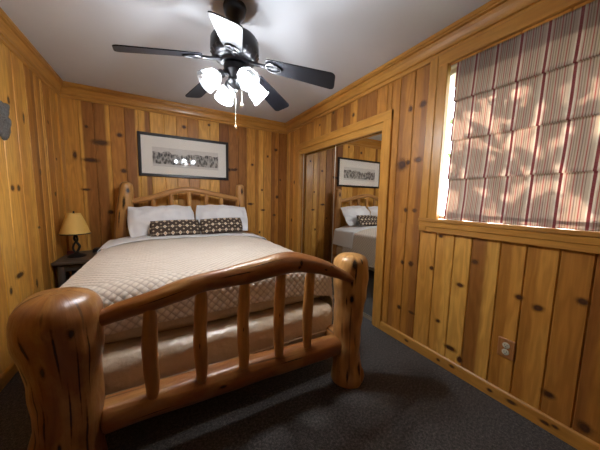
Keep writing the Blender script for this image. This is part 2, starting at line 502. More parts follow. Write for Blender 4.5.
def knots(mb, lst, place, inward, k=.80):
    for item in lst:
        u, z, w, h = item if len(item) == 4 else (*item, .022*random.uniform(.7, 1.35), .020*random.uniform(.7, 1.4))
        h = max(h, w*.36); w *= k; h *= k; ids = []
        for a, b in ((-1, -1), (1, -1), (1, 1), (-1, 1)):
            ids.append(mb.vert(place(u+a*w*1.75, .0008, z+b*h*1.75), (u+a*w, 0, z+b*h), D, (a*.95, b*.95)))
        P = [Vector(mb.v[x]) for x in ids]
        if (P[1]-P[0]).cross(P[2]-P[1]).dot(inward) < 0: ids.reverse()
        mb.face(ids, 1)

# back wall
wb = MB(); pb = lambda u, d, z: (u, YB-d, z)
eb = [XL, -.785, -.649, -.507, -.363, -.221, -.101, .054, .195, .334, .473, .609, .74, .88, 1.013, 1.143, 1.283, 1.413, 1.547, 1.673, XR]
cb = [GM, (G, D, .22), (D, G, .72), Mm, (D, G, .78), (G, D, .55), (D, G, .85), G, GM, GM, Mm, G, G, DD, D, (D, Mm, .5), GM, G, GM, (GM, D, .2), D]
cb = [GM, (G, D, .22), (D, G, .72), Mm, (D, G, .78), (G, D, .55), (G, G, .5), G, GM, Mm, G, G, DD, D, D, GM, (Mm, G, .4), GM, (D, Mm, .5), D]
IN = Vector((0, -1, 0)); planks(wb, eb, cb, 0, H, pb, IN)
knots(wb, [(-.416, 1.96, .034, .028), (-.836, 1.683, .02, .05), (-.72, 2.01), (-.391, 1.538, .034, .03), (-.76, 1.30, .045, .014), (-.70, 1.64, .075, .018),
           (-.542, 1.038, .03, .028), (.87, 1.646, .028, .026), (.98, 1.66, .025, .022), (.93, 1.652, .055, .010), (1.622, 2.015, .03, .024), (.29, 2.163), (.607, 2.239, .02, .018),
           (1.70, 1.545), (1.648, 1.267, .025, .03), (1.406, 1.055, .04, .015), (1.388, 1.372), (1.6, .972), (-.452, 2.30, .035, .012), (1.23, 1.75), (.14, .8), (1.35, .7),
           (-.60, 1.85, .09, .012), (1.48, 1.9), (1.10, .9), (-.87, .9), (1.20, 1.15, .05, .013)], pb, IN)
wb.box(XL-.1, XR+.1, YB+.012, YB+.10, 0, H, 0, 2, Mm)
struct(wb.build('wall_back', [M_plank, M_knot]))

# left wall (recessed corner board at the far end)
wl = MB(); pl = lambda u, d, z: (XL+d, u, z); IN = Vector((1, 0, 0))
el = [YF]; x = YF
while el[-1] < 2.1: el.append(round(el[-1]+random.choice((.11, .14, .16, .19)), 3))
el = el[:-1]+[2.18, 2.36, 2.53, 2.74, 2.94, 3.10, 3.225, 3.285, 3.45, YB]
cl = [GM]*40
tail = [G, GM, G, (G, GM, .7), (GM, G, .6), (Mm, D, .6), (GM, Mm, .5), G, Mm, GM]
n_ = len(el)-1; cl = [random.choice((G, GM, Mm, (G, Mm, .6), GM)) for _ in range(n_-len(tail))]+tail
planks(wl, el, cl, 0, H, pl, IN)
knots(wl, [(2.643, 1.906, .018, .03), (2.85, 1.837, .018, .04), (3.08, 1.434, .022, .03), (2.575, 1.277, .026, .024), (2.665, 1.28, .026, .026), (3.394, 1.241, .025, .022),
           (3.356, 1.934, .015, .02), (2.556, .636, .06, .022), (2.813, .494, .018, .04), (2.417, .562, .02, .03), (2.2, 1.6), (2.05, .9), (1.7, 1.4), (3.5, 1.6), (2.95, .95, .03, .014)], pl, IN)
wl.box(XL-.10, XL-.012, YF-.1, YB+.1, 0, H, 0, 2, Mm)
struct(wl.build('wall_left', [M_plank, M_knot]))

# right wall: closet opening y 1.67..3.26 (z<1.95), window y -.15..1.10, z 1.11..2.21
wr = MB(); pr = lambda u, d, z: (XR-d, u, z); IN = Vector((-1, 0, 0))
planks(wr, [1.60, 1.653, 1.779, 1.910, 2.052, 2.165, 2.281, 2.395, 2.51, 2.62, 2.73, 2.84, 2.966, 3.099, 3.281, 3.36],
       [Mm, Mm, D, D, (GM, Mm, .5), (D, DD, .6), Mm, D, GM, Mm, GM, (GM, Mm, .5), GM, Mm, GM], 1.96, H, pr, IN)
planks(wr, [3.36, 3.48, 3.59, YB], [GM, Mm, G], 0, H, pr, IN)
planks(wr, [1.172, 1.238, 1.371, 1.51, 1.60], [GM, (D, Mm, .5), (Mm, D, .6), Mm], 1.05, H, pr, IN)
planks(wr, [1.238, 1.371, 1.51, 1.60], [(D, Mm, .5), (Mm, D, .6), Mm], 0, 1.05, pr, IN)
planks(wr, [-.28, -.15, .02, .165, .306, .428, .563, .688, .85, .964, 1.10, 1.238],
       [Mm, Mm, D, (Mm, D, .7), Mm, (GM, Mm, .6), (GM, Mm, .5), (G, D, .45), G, (G, GM, .5), GM], 0, 1.05, pr, IN)
eR = [YF, -1.97, -1.82, -1.66, -1.5, -1.33, -1.15, -1.0, -.84, -.70, -.55, -.41, -.28]
planks(wr, eR, [Mm, D, GM, Mm, G, D], 0, H, pr, IN)
planks(wr, [-.28, -.15], [Mm], 1.05, H, pr, IN)
planks(wr, [-.15, .1, .3, .5, .7, .9, 1.10], [GM], 2.2, H, pr, IN)
knots(wr, [(2.462, 2.278, .022, .022), (2.104, 2.145, .022, .022), (1.291, 2.003, .034, .026), (1.40, 2.0, .02, .025), (1.45, 1.55, .06, .05), (1.30, 1.575, .034, .022), (1.39, 1.565, .02, .02),
           (1.385, 1.165, .018, .02), (1.30, 1.165, .022, .018), (1.30, .715, .024, .024), (1.383, .71, .018, .02), (1.389, .298, .02, .018), (1.26, .30, .03, .012), (1.223, 1.141, .018, .016), (1.118, .726, .018, .018),
           (1.035, .331, .019, .017), (.902, .659, .026, .016), (.822, .844, .022, .018), (.575, .691, .022, .018), (.488, .66, .027, .021), (.329, .757, .024, .02),
           (.405, .2, .028, .022), (.262, .124, .03, .03), (1.065, .985, .02, .014), (.16, .5), (.0, .8), (.93, .17, .045, .02), (.86, .12, .02, .03), (2.75, 2.2), (3.43, 1.5, .02, .03), (3.5, .9)], pr, IN)
xb0, xb1 = XR+.012, XR+.16
for (ya, yb_, za, zb) in ((YF-.1, -.15, 0, H), (-.15, 1.172, 0, 1.08), (-.15, 1.172, 2.21, H), (1.172, 1.66, 0, H), (1.66, 3.27, 1.92, H), (3.27, YB+.1, 0, H)):
    wr.box(xb0, xb1, ya, yb_, za, zb, 0, 2, Mm)
struct(wr.build('wall_right', [M_plank, M_knot]))

# front wall (behind the camera)
wf = MB(); pf = lambda u, d, z: (u, YF+d, z); IN = Vector((0, 1, 0))
ef = [XL]
while ef[-1] < XR-.2: ef.append(ef[-1]+random.choice((.11, .14, .16, .18)))
ef.append(XR)
planks(wf, ef, [random.choice((G, GM, Mm, D, GM)) for _ in ef], 0, H, pf, IN)
knots(wf, [(random.uniform(XL+.1, XR-.1), random.uniform(.2, 2.2)) for _ in range(12)], pf, IN)
wf.box(XL-.1, XR+.1, YF-.1, YF-.012, 0, H, 0, 2, Mm)
struct(wf.build('wall_front', [M_plank, M_knot]))

b = MB(); b.box(XL-.1, XR+.9, YF-.1, YB+.1, -.08, 0, 0); struct(b.build('floor', M_carpet))
b = MB(); b.box(XL-.1, XR+.9, YF-.1, YB+.1, H, H+.08, 0); struct(b.build('ceiling', M_ceiling))

# mouldings swept along the walls, mitred at the corners
def moulding(name, prof, side, mat, col, z_ax=True, ends=None, kn=()):
    mb = MB(); rows = []; off = random.random()*10
    for d, z in prof:
        if side == 'back': A, B = (XL+d, YB-d, z), (XR-d, YB-d, z)
        elif side == 'front': A, B = (XL+d, YF+d, z), (XR-d, YF+d, z)
        elif side == 'left': A, B = (XL+d, YF+d, z), (XL+d, YB-d, z)
        else: A, B = (XR-d, YF+d, z), (XR-d, YB-d, z)
        if ends:
            A = list(A); B = list(B); ax = 0 if side in ('back', 'front') else 1
            if ends[0] is not None: A[ax] = ends[0]
            if ends[1] is not None: B[ax] = ends[1]
        s = 0 if side in ('back', 'front') else 1
        rows.append([mb.vert(P, (d*1.2+off, z+off, P[s]), col) for P in (A, B)])
    flip = side in ('back', 'right') if side != 'left' else True
    n = len(rows)
    for i in range(n):
        a, b2 = rows[i], rows[(i+1) % n]
        mb.face((a[0], a[1], b2[1], b2[0]))
    mb.face([r[0] for r in rows]); mb.face([r[1] for r in rows][::-1])
    if kn: knots(mb, kn, lambda u, d, z: (XR-.0162-d, u, z), Vector((-1, 0, 0)))
    bm_fix = mb.build(name, [mat, M_knot])
    bm = bmesh.new(); bm.from_mesh(bm_fix.data); bmesh.ops.recalc_face_normals(bm, faces=bm.faces); bm.to_mesh(bm_fix.data); bm.free()
    return struct(bm_fix)
crown = [(-.02, 2.285), (.014, 2.285), (.018, 2.290), (.018, 2.312), (.011, 2.315), (.011, 2.321), (.024, 2.324), (.024, 2.336), (.028, 2.352), (.036, 2.374), (.048, 2.390), (.040, 2.393),
         (.040, 2.399), (.058, 2.402), (.060, 2.410), (.054, 2.413), (.064, 2.418), (.066, 2.4398), (-.02, 2.4398)]
TC = (.500, .235, .042)
for i, s in enumerate(('back', 'right', 'left', 'front')): moulding('trim_%d' % (i+1), crown, s, M_trim, TC)
base = [(-.02, .0005), (.016, .0005), (.016, .066), (.013, .076), (.006, .082), (-.02, .082)]
moulding('baseboard_back', base, 'back', M_trim, TC); moulding('baseboard_left', base, 'left', M_trim, TC)
moulding('baseboard_front', base, 'front', M_trim, TC); moulding('baseboard_right', base, 'right', M_trim, TC, ends=(None, 1.60), kn=[(1.28, .045, .02, .011), (1.0, .04, .016, .012), (.90, .05, .02, .012), (.66, .04, .018, .012), (.55, .045, .028, .012), (.40, .04, .024, .012), (.36, .05, .016, .010), (.14, .04, .02, .012)])
moulding('baseboard_corner', base, 'right', M_trim, TC, ends=(3.36, None))

# closet casing: outer casing plus a stepped inner header
c = MB()
c.box(XR-.022, XR+.02, 1.575, 1.672, 0.0, 2.045, .004, 2, TC)
c.box(XR-.022, XR+.02, 3.26, 3.375, 0.0, 2.045, .004, 2, TC)
c.box(XR-.0235, XR+.02, 1.575, 3.375, 1.962, 2.047, .004, 1, TC)
struct(c.build('trim_5', M_trim))
c = MB(); c.box(XR-.004, XR+.028, 1.668, 3.264, 1.895, 1.966, .003, 1, (.50, .25, .052)); struct(c.build('trim_6', M_trim))
c = MB(); c.box(XR-.01, XR+.022, 1.668, 1.688, 0, 1.9, .002, 2, TC); c.box(XR-.01, XR+.022, 3.244, 3.264, 0, 1.9, .002, 2, TC)
struct(c.build('trim_7', M_trim))
# corner strip where left and back walls meet
c = MB(); c.box(XL, XL+.020, YB-.11, YB, .08, 2.29, .003, 2, GM); struct(c.build('trim_8', M_trim))

# closet interior shell
c = MB()
c.box(XR+.16, XR+.75, 1.62, 1.66, 0, H, 0, 2, Mm); c.box(XR+.16, XR+.75, 3.27, 3.31, 0, H, 0, 2, Mm); c.box(XR+.71, XR+.75, 1.62, 3.31, 0, H, 0, 2, Mm)
struct(c.build('wall_closet', M_plank))

# sliding mirror doors
def mirror_door(name, y0, y1, x, mat, frame_col):
    d = MB(); d.box(x+.003, x+.009, y0, y1, .02, 1.925, .001, 2, GM)
    o = struct(d.build(name, M_trim, origin=(x, (y0+y1)/2, 0)))
    g = MB(); g.box(x, x+.003, y0+.006, y1-.006, .03, 1.92, 0); g.build('mirror_pane', mat, o)
    f = MB()
    f.box(x-.003, x+.005, y0, y0+.007, .02, 1.925, .001); f.box(x-.003, x+.005, y1-.007, y1, .02, 1.925, .001); f.box(x-.003, x+.005, y0, y1, .02, .034, .001)
    f.build('edge_trim', M_track, o)
    return o
mirror_door('door_1', 1.675, 2.465, XR+.048, M_mirror, GM)
mirror_door('door_2', 2.42, 3.262, XR+.062, M_mirror2, GM)
c = MB(); c.box(XR+.03, XR+.115, 1.674, 3.26, 0.0, .008, .001); c.box(XR+.035, XR+.040, 1.674, 3.26, .008, .018, .001); c.box(XR+.066, XR+.070, 1.674, 3.26, .008, .018, .001)
struct(c.build('trim_9', M_track))

# ------------------------------------------------------------------ window
w = MB()
w.box(XR-.024, XR+.02, 1.10, 1.172, 1.10, 2.30, .004, 2, TC); w.box(XR-.030, XR+.02, 1.168, 1.236, 1.02, 2.292, .006, 2, TC)
w.box(XR-.024, XR+.02, -.22, -.15, 1.10, 2.30, .004, 2, TC); w.box(XR-.030, XR+.02, -.286, -.218, 1.02, 2.292, .006, 2, TC)
w.box(XR-.026, XR+.02, -.22, 1.172, 2.215, 2.296, .004, 1, TC)
win = struct(w.build('window_1', M_trim, origin=(XR, .475, 1.1)))
w = MB(); w.box(XR-.036, XR+.019, -.29, 1.24, 1.0865, 1.112, .004, 1, (.46, .215, .046)); w.box(XR+.0185, XR+.125, -.15, 1.165, 1.0865, 1.1115, .001, 1, (.46, .215, .046)); w.build('sill', M_trim, win)
w = MB(); w.box(XR-.026, XR+.012, -.286, 1.236, 1.008, 1.0855, .004, 1, TC); w.box(XR-.032, XR+.012, -.286, 1.236, 1.045, 1.0855, .006, 1, TC); w.build('apron', M_trim, win)
w = MB()
w.box(XR+.02, XR+.16, 1.160, 1.171, 1.11, 2.215, .001, 2, TC); w.box(XR+.02, XR+.16, -.15, -.135, 1.11, 2.215, .001, 2, TC); w.box(XR+.02, XR+.16, -.135, 1.16, 2.20, 2.215, .001, 1, TC)
w.build('jamb', M_white, win)
w = MB(); x0, x1 = XR+.055, XR+.09
for (ya, yb_, za, zb) in ((1.13, 1.16, 1.112, 2.20), (-.135, -.105, 1.112, 2.20), (-.105, 1.13, 1.112, 1.135), (-.105, 1.13, 2.165, 2.20)):
    w.box(x0, x1, ya, yb_, za, zb, .003, 2)
w.build('sash', M_white, win)
w = MB(); w.box(XR+.070, XR+.073, -.105, 1.13, 1.135, 2.165, 0); w.build('pane', M_glass, win)

# roman blind: head board behind the fabric, four soft folds, loose bottom hem
bl = thing('roman_blind', 'red and beige striped roman blind hanging over the window', 'window blind', (XR-.02, .45, 2.2))
BX = XR+.012; y0b, y1b = -.128, 1.050
folds = [2.206, 1.945, 1.673, 1.407, 1.135]
def blind_rows():
    rows = []
    for i in range(4):
        za, zb = folds[i], folds[i+1]; n = 14
        for k in range(n):
            f = k/n; z = za+(zb-za)*f
            d = .004+.020*f**1.6 if i < 3 else .004+.018*f
            rows.append((z, d))
        if i < 3:
            rows.append((zb-.004, .027)); rows.append((zb-.007, .023)); rows.append((zb-.005, .013)); rows.append((zb-.002, .006))
    rows += [(1.135, .020), (1.124, .021), (1.1135, .020)]
    return rows
mb = MB(); R = blind_rows(); ny = 60; ids = []; ss = 0; pz = R[0]
for (z, d) in R:
    ss += math.hypot(z-pz[0], d-pz[1]); pz = (z, d); row = []
    for j in range(ny+1):
        y = y0b+(y1b-y0b)*j/ny
        fz = (2.206-z)/1.07
        wob = .010*noise.noise(Vector((y*3.5, z*2.2, 3)))+.005*noise.noise(Vector((y*9, z*5, 1)))
        sag = .004*noise.noise(Vector((y*2.5, round(z*3.6), 9)))*min(1, fz*3)
        edge = .006*noise.noise(Vector((z*4, 5, 2)))-.004*fz
        yy = y+edge*(1 if j == ny else (j/ny)**8)
        sag *= min(1, (z-1.11)*8)
        row.append(mb.vert((BX-d-wob*min(1, fz*4), yy, z+sag), None, (.5,)*3, (y+.006, ss)))
    ids.append(row)
for A, B in zip(ids, ids[1:]):
    for j in range(ny): mb.face((A[j], B[j], B[j+1], A[j+1]))
fo = mb.build('fabric', M_blind, bl, smooth=True)
m_ = fo.modifiers.new('thick', 'SOLIDIFY'); m_.thickness = .0016; m_.offset = 0
w = MB(); w.box(BX+.004, BX+.036, y0b+.004, y1b-.006, 2.085, 2.20, .003, 1, TC); w.build('head_board', M_trim, bl)
w = MB(); w.box(BX-.019, BX-.011, y0b+.006, y1b-.012, 1.138, 1.158, .003, 1, TC); w.build('bottom_batten', M_blind, bl)

# outdoors: ground and a leafy tree added to dapple the sun on the blind
b = MB(); b.box(XR+.9, 14, -8, 9, -.3, -.2, 0); struct(b.build('ground_outside', plain('lawn', (.10, .14, .05), .9, nscale=3)))
tr = thing('tree', 'leafy tree added outside the window to dapple sun on the blind', 'tree', (4.6, .9, -.2))
Log([(4.6, .9, -.2, .14), (4.55, .95, 1.2, .11), (4.7, .9, 2.4, .08), (4.6, 1.0, 3.8, .03)], (.16, .11, .08), .12, 5).build('trunk', [M_dark, M_logknot], tr)
lf = MB()
for i in range(1500):
    p = Vector((random.gauss(4.5, .55), random.gauss(.7, .9), random.gauss(3.0, .65)))
    if p.z < 1.5 or p.x < 2.9: continue
    q = Vector((random.random()-.5, random.random()-.5, random.random()-.5)).normalized(); t = q.orthogonal().normalized(); n = q.cross(t)
    L, W = random.uniform(.08, .15), random.uniform(.03, .06)
    a = [lf.vert(p+v) for v in (-t*L, n*W+q*.01, t*L, -n*W+q*.01)]; lf.face((a[0], a[1], a[3])); lf.face((a[1], a[2], a[3]))
props(lf.build('foliage', plain('leaves', (.10, .19, .04), .6), tr), kind='stuff')

# ------------------------------------------------------------------ log bed
BC = .30
bed = thing('log_bed', 'rustic varnished log bed with arched headboard and footboard', 'bed', (BC, 2.35, 0))
LC = (.50, .235, .062); LC2 = (.44, .190, .050); LC3 = (.38, .150, .045)
LM = [M_log, M_logknot]
# front direction of an upright log: theta where N*cos+B*sin = -y ; found by sign of S()
def th_for(log, L, d):
    d = Vector(d); return max((i*2*PI/72 for i in range(72)), key=lambda t: (log.S(t, L)[0]-Vector(cr(log.pts, log.t_of(L))[:3])).dot(d))
# foot posts
lp = Log([(-.362, 1.24, .0005, .122), (-.360, 1.24, .2, .116), (-.350, 1.24, .45, .112), (-.356, 1.24, .65, .126), (-.362, 1.24, .78, .131), (-.362, 1.24, .872, .122)], (.25, .095, .023), .15, 2, .015, .085, 2.6, 6)
f = th_for(lp, .5, (0, -1, 0)); sg = 1 if (lp.S(f+.3, .5)[0].x > lp.S(f, .5)[0].x) else -1
lp.build('post', LM, bed, 40, .02, [(f-sg*.15, .62, .10, .035), (f+sg*.55, .74, .12, .03), (f-sg*.8, .60, .10, .05), (f+sg*.05, .30, .09, .04), (f-sg*.55, .46, .03, .2), (f+sg*.9, .62, .03, .18), (f+sg*.22, .68, .040, .17), (f-sg*.42, .715, .055, .075), (f+sg*.35, .43, .04, .16), (f-sg*.35, .40, .05, .12), (f+sg*.75, .30, .05, .2), (f-sg*.75, .33, .05, .08), (f+sg*.62, .55, .03, .2)])
rp = Log([(1.072, 1.213, .0005, .104), (1.072, 1.213, .12, .097), (1.070, 1.213, .35, .091), (1.072, 1.213, .55, .097), (1.077, 1.213, .72, .111), (1.078, 1.213, .892, .107)], (.56, .295, .095), .14, 6, .012, .075, 2.6, 7)
f = th_for(rp, .5, (-.6, -.8, 0)); sg = 1 if (rp.S(f+.3, .5)[0].x > rp.S(f, .5)[0].x) else -1
rp.build('post', LM, bed, 40, .02, [(f+sg*.05, .62, .20, .045), (f+sg*.1, .84, .26, .05), (f+sg*.0, .73, .10, .05), (f+sg*.2, .78, .08, .09), (f-sg*.25, .60, .06, .05), (f+sg*.0, .09, .10, .065), (f+sg*1.0, .12, .20, .07), (f+sg*.5, .33, .05, .06), (f-sg*.5, .4, .04, .1), (f+sg*.6, .86, .08, .025)])
# a burl at the foot of the right post
bu = Log([(1.130, 1.17, .001, .042), (1.138, 1.16, .06, .040), (1.125, 1.175, .12, .02)], (.42, .19, .055), .2, 8, .01, .03)
bu.build('burl', LM, bed, 18, .02)
# head posts
h1 = Log([(-.425, 3.5, .0005, .10), (-.415, 3.5, .5, .092), (-.395, 3.5, .9, .086), (-.368, 3.5, 1.18, .076), (-.350, 3.5, 1.40, .062)], (.50, .255, .08), .12, 12, .012, .05)
f = th_for(h1, .9, (0, -1, 0)); h1.build('post', LM, bed, 30, .025, [(f+.1, 1.16, .30, .11), (f+.5, .98, .12, .14), (f-.4, .92, .10, .12), (f-.3, 1.30, .4, .05)])
h2 = Log([(1.01, 3.5, .0005, .085), (1.0, 3.5, .5, .075), (.985, 3.5, 1.0, .066), (.978, 3.5, 1.25, .062), (.977, 3.5, 1.43, .055)], (.47, .235, .075), .11, 14, .012, .04)
f = th_for(h2, .9, (0, -1, 0)); h2.build('post', LM, bed, 30, .025, [(f-.2, 1.33, .4, .07), (f+.4, 1.12, .15, .09)])
# foot arch
fa = Log([(-.285, 1.245, .712, .028), (-.17, 1.22, .758, .036), (-.06, 1.20, .788, .043), (.05, 1.19, .818, .047), (.146, 1.185, .842, .043), (.27, 1.185, .856, .046), (.392, 1.185, .866, .055), (.60, 1.18, .888, .058), (.76, 1.175, .858, .047), (.90, 1.16, .805, .036), (1.035, 1.13, .738, .022)], (.28, .098, .024), .14, 20, .02, .04, 2, 5)
f = th_for(fa, .9, (0, -1, .2)); fa.build('top_rail', LM, bed, 30, .018, [(f+.2, .62, .08, .12), (f-.3, .95, .25, .018), (f+.5, 1.18, .15, .02), (f+.1, .30, .06, .14), (f+.1, .96, .4, .014), (f+.6, .75, .07, .15), (f-.2, 1.14, .2, .016)])
# foot lower rail, flattened on top
fr_ = Log([(-.26, 1.25, .292, .068), (0, 1.25, .290, .067), (.35, 1.245, .286, .065), (.7, 1.24, .276, .062), (1.05, 1.23, .268, .058)], (.28, .100, .024), .09, 24, .02, .02, 2, 4, zmax=.350, squash=1.16)
f = th_for(fr_, .6, (0, -1, 0)); fr_.build('lower_rail', LM, bed, 30, .02, [(f, .5, .15, .03), (f+.3, .9, .08, .10), (f-.2, .2, .06, .12)])
for i, (x, col) in enumerate(((-.066, (.52, .24, .062)), (.142, (.48, .22, .056)), (.352, (.56, .28, .078)), (.557, (.55, .27, .074)), (.748, (.57, .285, .08)))):
    zt = fa.S(0, 0)[0].z
    tz = min(((abs(cr(fa.pts, k/60)[0]-x), cr(fa.pts, k/60)[2]) for k in range(61)))[1]
    s_ = Log([(x, 1.21, .330, .022), (x+.002, 1.21, .40, .029), (x-.003, 1.205, .56, .031), (x+.004, 1.20, tz-.10, .029), (x+.004, 1.19, tz-.045, .024), (x+.004, 1.187, tz, .018)], col, .07, 30+i, .01, .01, 2, 9)
    f = th_for(s_, .2, (0, -1, 0)); s_.build('spindle', LM, bed, 20, .02, [(f+.2, .18+.03*i, .12, .02)] if i in (1, 2, 3) else [])
# head arch, rail and spindles
ha = Log([(-.34, 3.49, 1.165, .030), (-.10, 3.48, 1.225, .032), (.10, 3.475, 1.295, .034), (.27, 3.475, 1.330, .034), (.45, 3.475, 1.315, .034), (.70, 3.48, 1.265, .034), (.96, 3.49, 1.215, .032)], (.44, .21, .065), .06, 44, .02, .02)
ha.build('top_rail', LM, bed, 22, .025)
hr = Log([(-.40, 3.5, .66, .05), (.3, 3.5, .665, .05), (1.0, 3.5, .66, .05)], LC2, .05, 46); hr.build('lower_rail', LM, bed, 20, .04)
for i, x in enumerate((-.088, .103, .31, .519, .713)):
    tz = min(((abs(cr(ha.pts, k/60)[0]-x), cr(ha.pts, k/60)[2]) for k in range(61)))[1]
    s_ = Log([(x, 3.5, .67, .02), (x, 3.495, .75, .028), (x, 3.485, 1.05, .028), (x, 3.48, tz-.05, .024), (x, 3.478, tz, .016)], (.58, .31, .10), .05, 50+i, .01, .01)
    s_.build('spindle', LM, bed, 16, .03)
for sx in (-.40, 1.045):
    Log([(sx, 1.24, .28, .05), (sx, 2.4, .28, .055), (sx-.01, 3.5, .28, .05)], LC2, .06, 60+sx).build('side_rail', LM, bed, 20, .05)

# box spring and mattress under the covers
def soft_box(x0, x1, y0, y1, z0, z1, r, seg, bulge=0):
    mb = MB(); bm = bmesh.new(); bmesh.ops.create_cube(bm, size=1)
    for v in bm.verts: v.co = Vector(((x0+x1)/2+v.co.x*(x1-x0), (y0+y1)/2+v.co.y*(y1-y0), (z0+z1)/2+v.co.z*(z1-z0)))
    bmesh.ops.bevel(bm, geom=list(bm.edges), offset=r, segments=seg, affect='EDGES', profile=.5)
    bmesh.ops.subdivide_edges(bm, edges=[e for e in bm.edges if e.calc_length() > .3], cuts=24, use_grid_fill=True)
    bm.verts.index_update()
    for v in bm.verts:
        c_ = v.co; n = noise.noise(Vector((c_.x*5, c_.y*4, c_.z*9)))*.012+noise.noise(Vector((c_.x*3+9, c_.z*14, c_.y*2)))*.010
        d = Vector((0, -1, 0)) if c_.y < y0+r*.6 else Vector((0, 0, 0)); mb.vert(c_+d*n)
    for f_ in bm.faces: mb.face([v.index for v in f_.verts])
    bm.free(); return mb
bs = thing('box_spring', 'box spring in shiny beige satin cover behind the footboard spindles', 'box spring', (BC, 2.4, .2))
soft_box(BC-.76, BC+.795, 1.362, 3.40, .20, .475, .07, 6).build('cover', M_satin, bs, smooth=True, angle=.9)
pp = MB()
for z in (.300,):
    tube(pp, [(BC-.74, 1.361, z-.003), (BC-.3, 1.356, z+.004), (BC+.1, 1.359, z-.002), (BC+.5, 1.356, z+.003), (BC+.74, 1.361, z)], .006, 8)
pp.build('piping', M_satin, bs, smooth=True)
for sx in (-.62, .62):
    for y in (1.6, 3.2):
        l_ = MB(); l_.box(BC+sx-.03, BC+sx+.03, y-.03, y+.03, 0.0005, .205, .004); l_.build('leg', M_slot, bs)
ma = thing('mattress', 'mattress in satin beige cover showing below the quilt hem', 'mattress', (BC, 2.4, .477))
soft_box(BC-.76, BC+.76, 1.480, 3.40, .477, .722, .05, 4).build('cover', M_satin, ma, smooth=True, angle=1.2)

def drape(mb, w, yf, yb_, zt, side, front, nu, nv, out0, flare, crown_=.0, seed=0, wr=.004, fscale=2.3, puff=0):
    """cloth over a box: flat top with rounded rims that hang down at the sides and (if front>0) at the foot"""
    A = []; nd = 34 if puff else 14
    for i in range(nd): A.append(-w-(1-i/nd))
    for i in range(nu+1): A.append(-w+2*w*i/nu)
    for i in range(nd): A.append(w+(i+1)/nd)
    B = []
    if front:
        for i in range(nd): B.append(yf-(1-i/nd))
    for i in range(nv+1): B.append(yf+(yb_-yf)*i/nv)
    ids = []
    for b_ in B:
        row = []
        for a in A:
            da = max(abs(a)-w, 0); db = max(yf-b_, 0) if front else 0
            s_ = max(da, db); sgn = 1 if a > 0 else -1
            x = max(-w, min(w, a)); y = max(b_, yf) if front else b_
            z = zt+crown_*(1-(x/w)**4)
            fold = 0
            if s_ > 0:
                nl = math.hypot(da, db); cx, cy = da/nl, db/nl; ph = math.atan2(db, da)/(PI/2)
                k_ = ph*ph*(3-2*ph); drop = side*(1-k_)+front*k_ if front else side
                arc = s_*drop; r = .055+(.05*k_ if front else 0)
                if arc < r*PI/2: o, dz = r*math.sin(arc/r), r*(1-math.cos(arc/r))
                else: o, dz = r+flare*(arc-r*PI/2), r+(arc-r*PI/2)
                x += sgn*cx*(o+out0); y -= cy*(o+out0); z -= dz
                fold = min(1, arc/.12)
            n = noise.noise(Vector((x*fscale+seed, y*fscale, z*1.5)))*wr+noise.noise(Vector((x*7+seed, y*7, z*4)))*wr*.5
            hang = fold*.012*noise.noise(Vector((x*5 if da < db else seed, y*5 if da >= db else 2, 4)))
            if s_ > 0: x += sgn*cx*hang; y -= cy*hang
            uu, vv = (a if da == 0 else math.copysign(w+da*side, a)), (b_ if db == 0 else yf-db*front)
            if puff:
                wq = .012*noise.noise(Vector((uu*5, vv*5, 2)))
                hq = (abs(math.sin((uu+vv+wq)*PI/.046))*abs(math.sin((uu-vv+wq)*PI/.046)))**.5*puff*(1+1.0*noise.noise(Vector((uu*16, vv*16, 8))))
                if s_ > 0:
                    x += sgn*cx*hq*fold; y -= cy*hq*fold; z += hq*(1-fold)
                else: z += hq
            row.append(mb.vert((BC+x, y, z+n*(1-.5*fold)), None, (.5,)*3, (uu, vv)))
        ids.append(row)
    for P, Q in zip(ids, ids[1:]):
        for j in range(len(A)-1): mb.face((P[j], P[j+1], Q[j+1], Q[j]))
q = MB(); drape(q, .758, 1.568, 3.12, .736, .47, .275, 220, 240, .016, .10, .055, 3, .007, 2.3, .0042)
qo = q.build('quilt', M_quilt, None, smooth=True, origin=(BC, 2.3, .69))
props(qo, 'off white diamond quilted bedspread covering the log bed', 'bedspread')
md = qo.modifiers.new('thick', 'SOLIDIFY'); md.thickness = .008; md.offset = -1
q = MB(); drape(q, .764, 2.88, 3.37, .752, .30, 0, 40, 14, .030, .10, .055, 7, .010, 3)
so = q.build('bed_sheet', M_sheet, None, smooth=True, origin=(BC, 3.2, .7))
props(so, 'white top sheet folded back over the quilt below the pillows', 'sheet')
md = so.modifiers.new('thick', 'SOLIDIFY'); md.thickness = .006; md.offset = -1

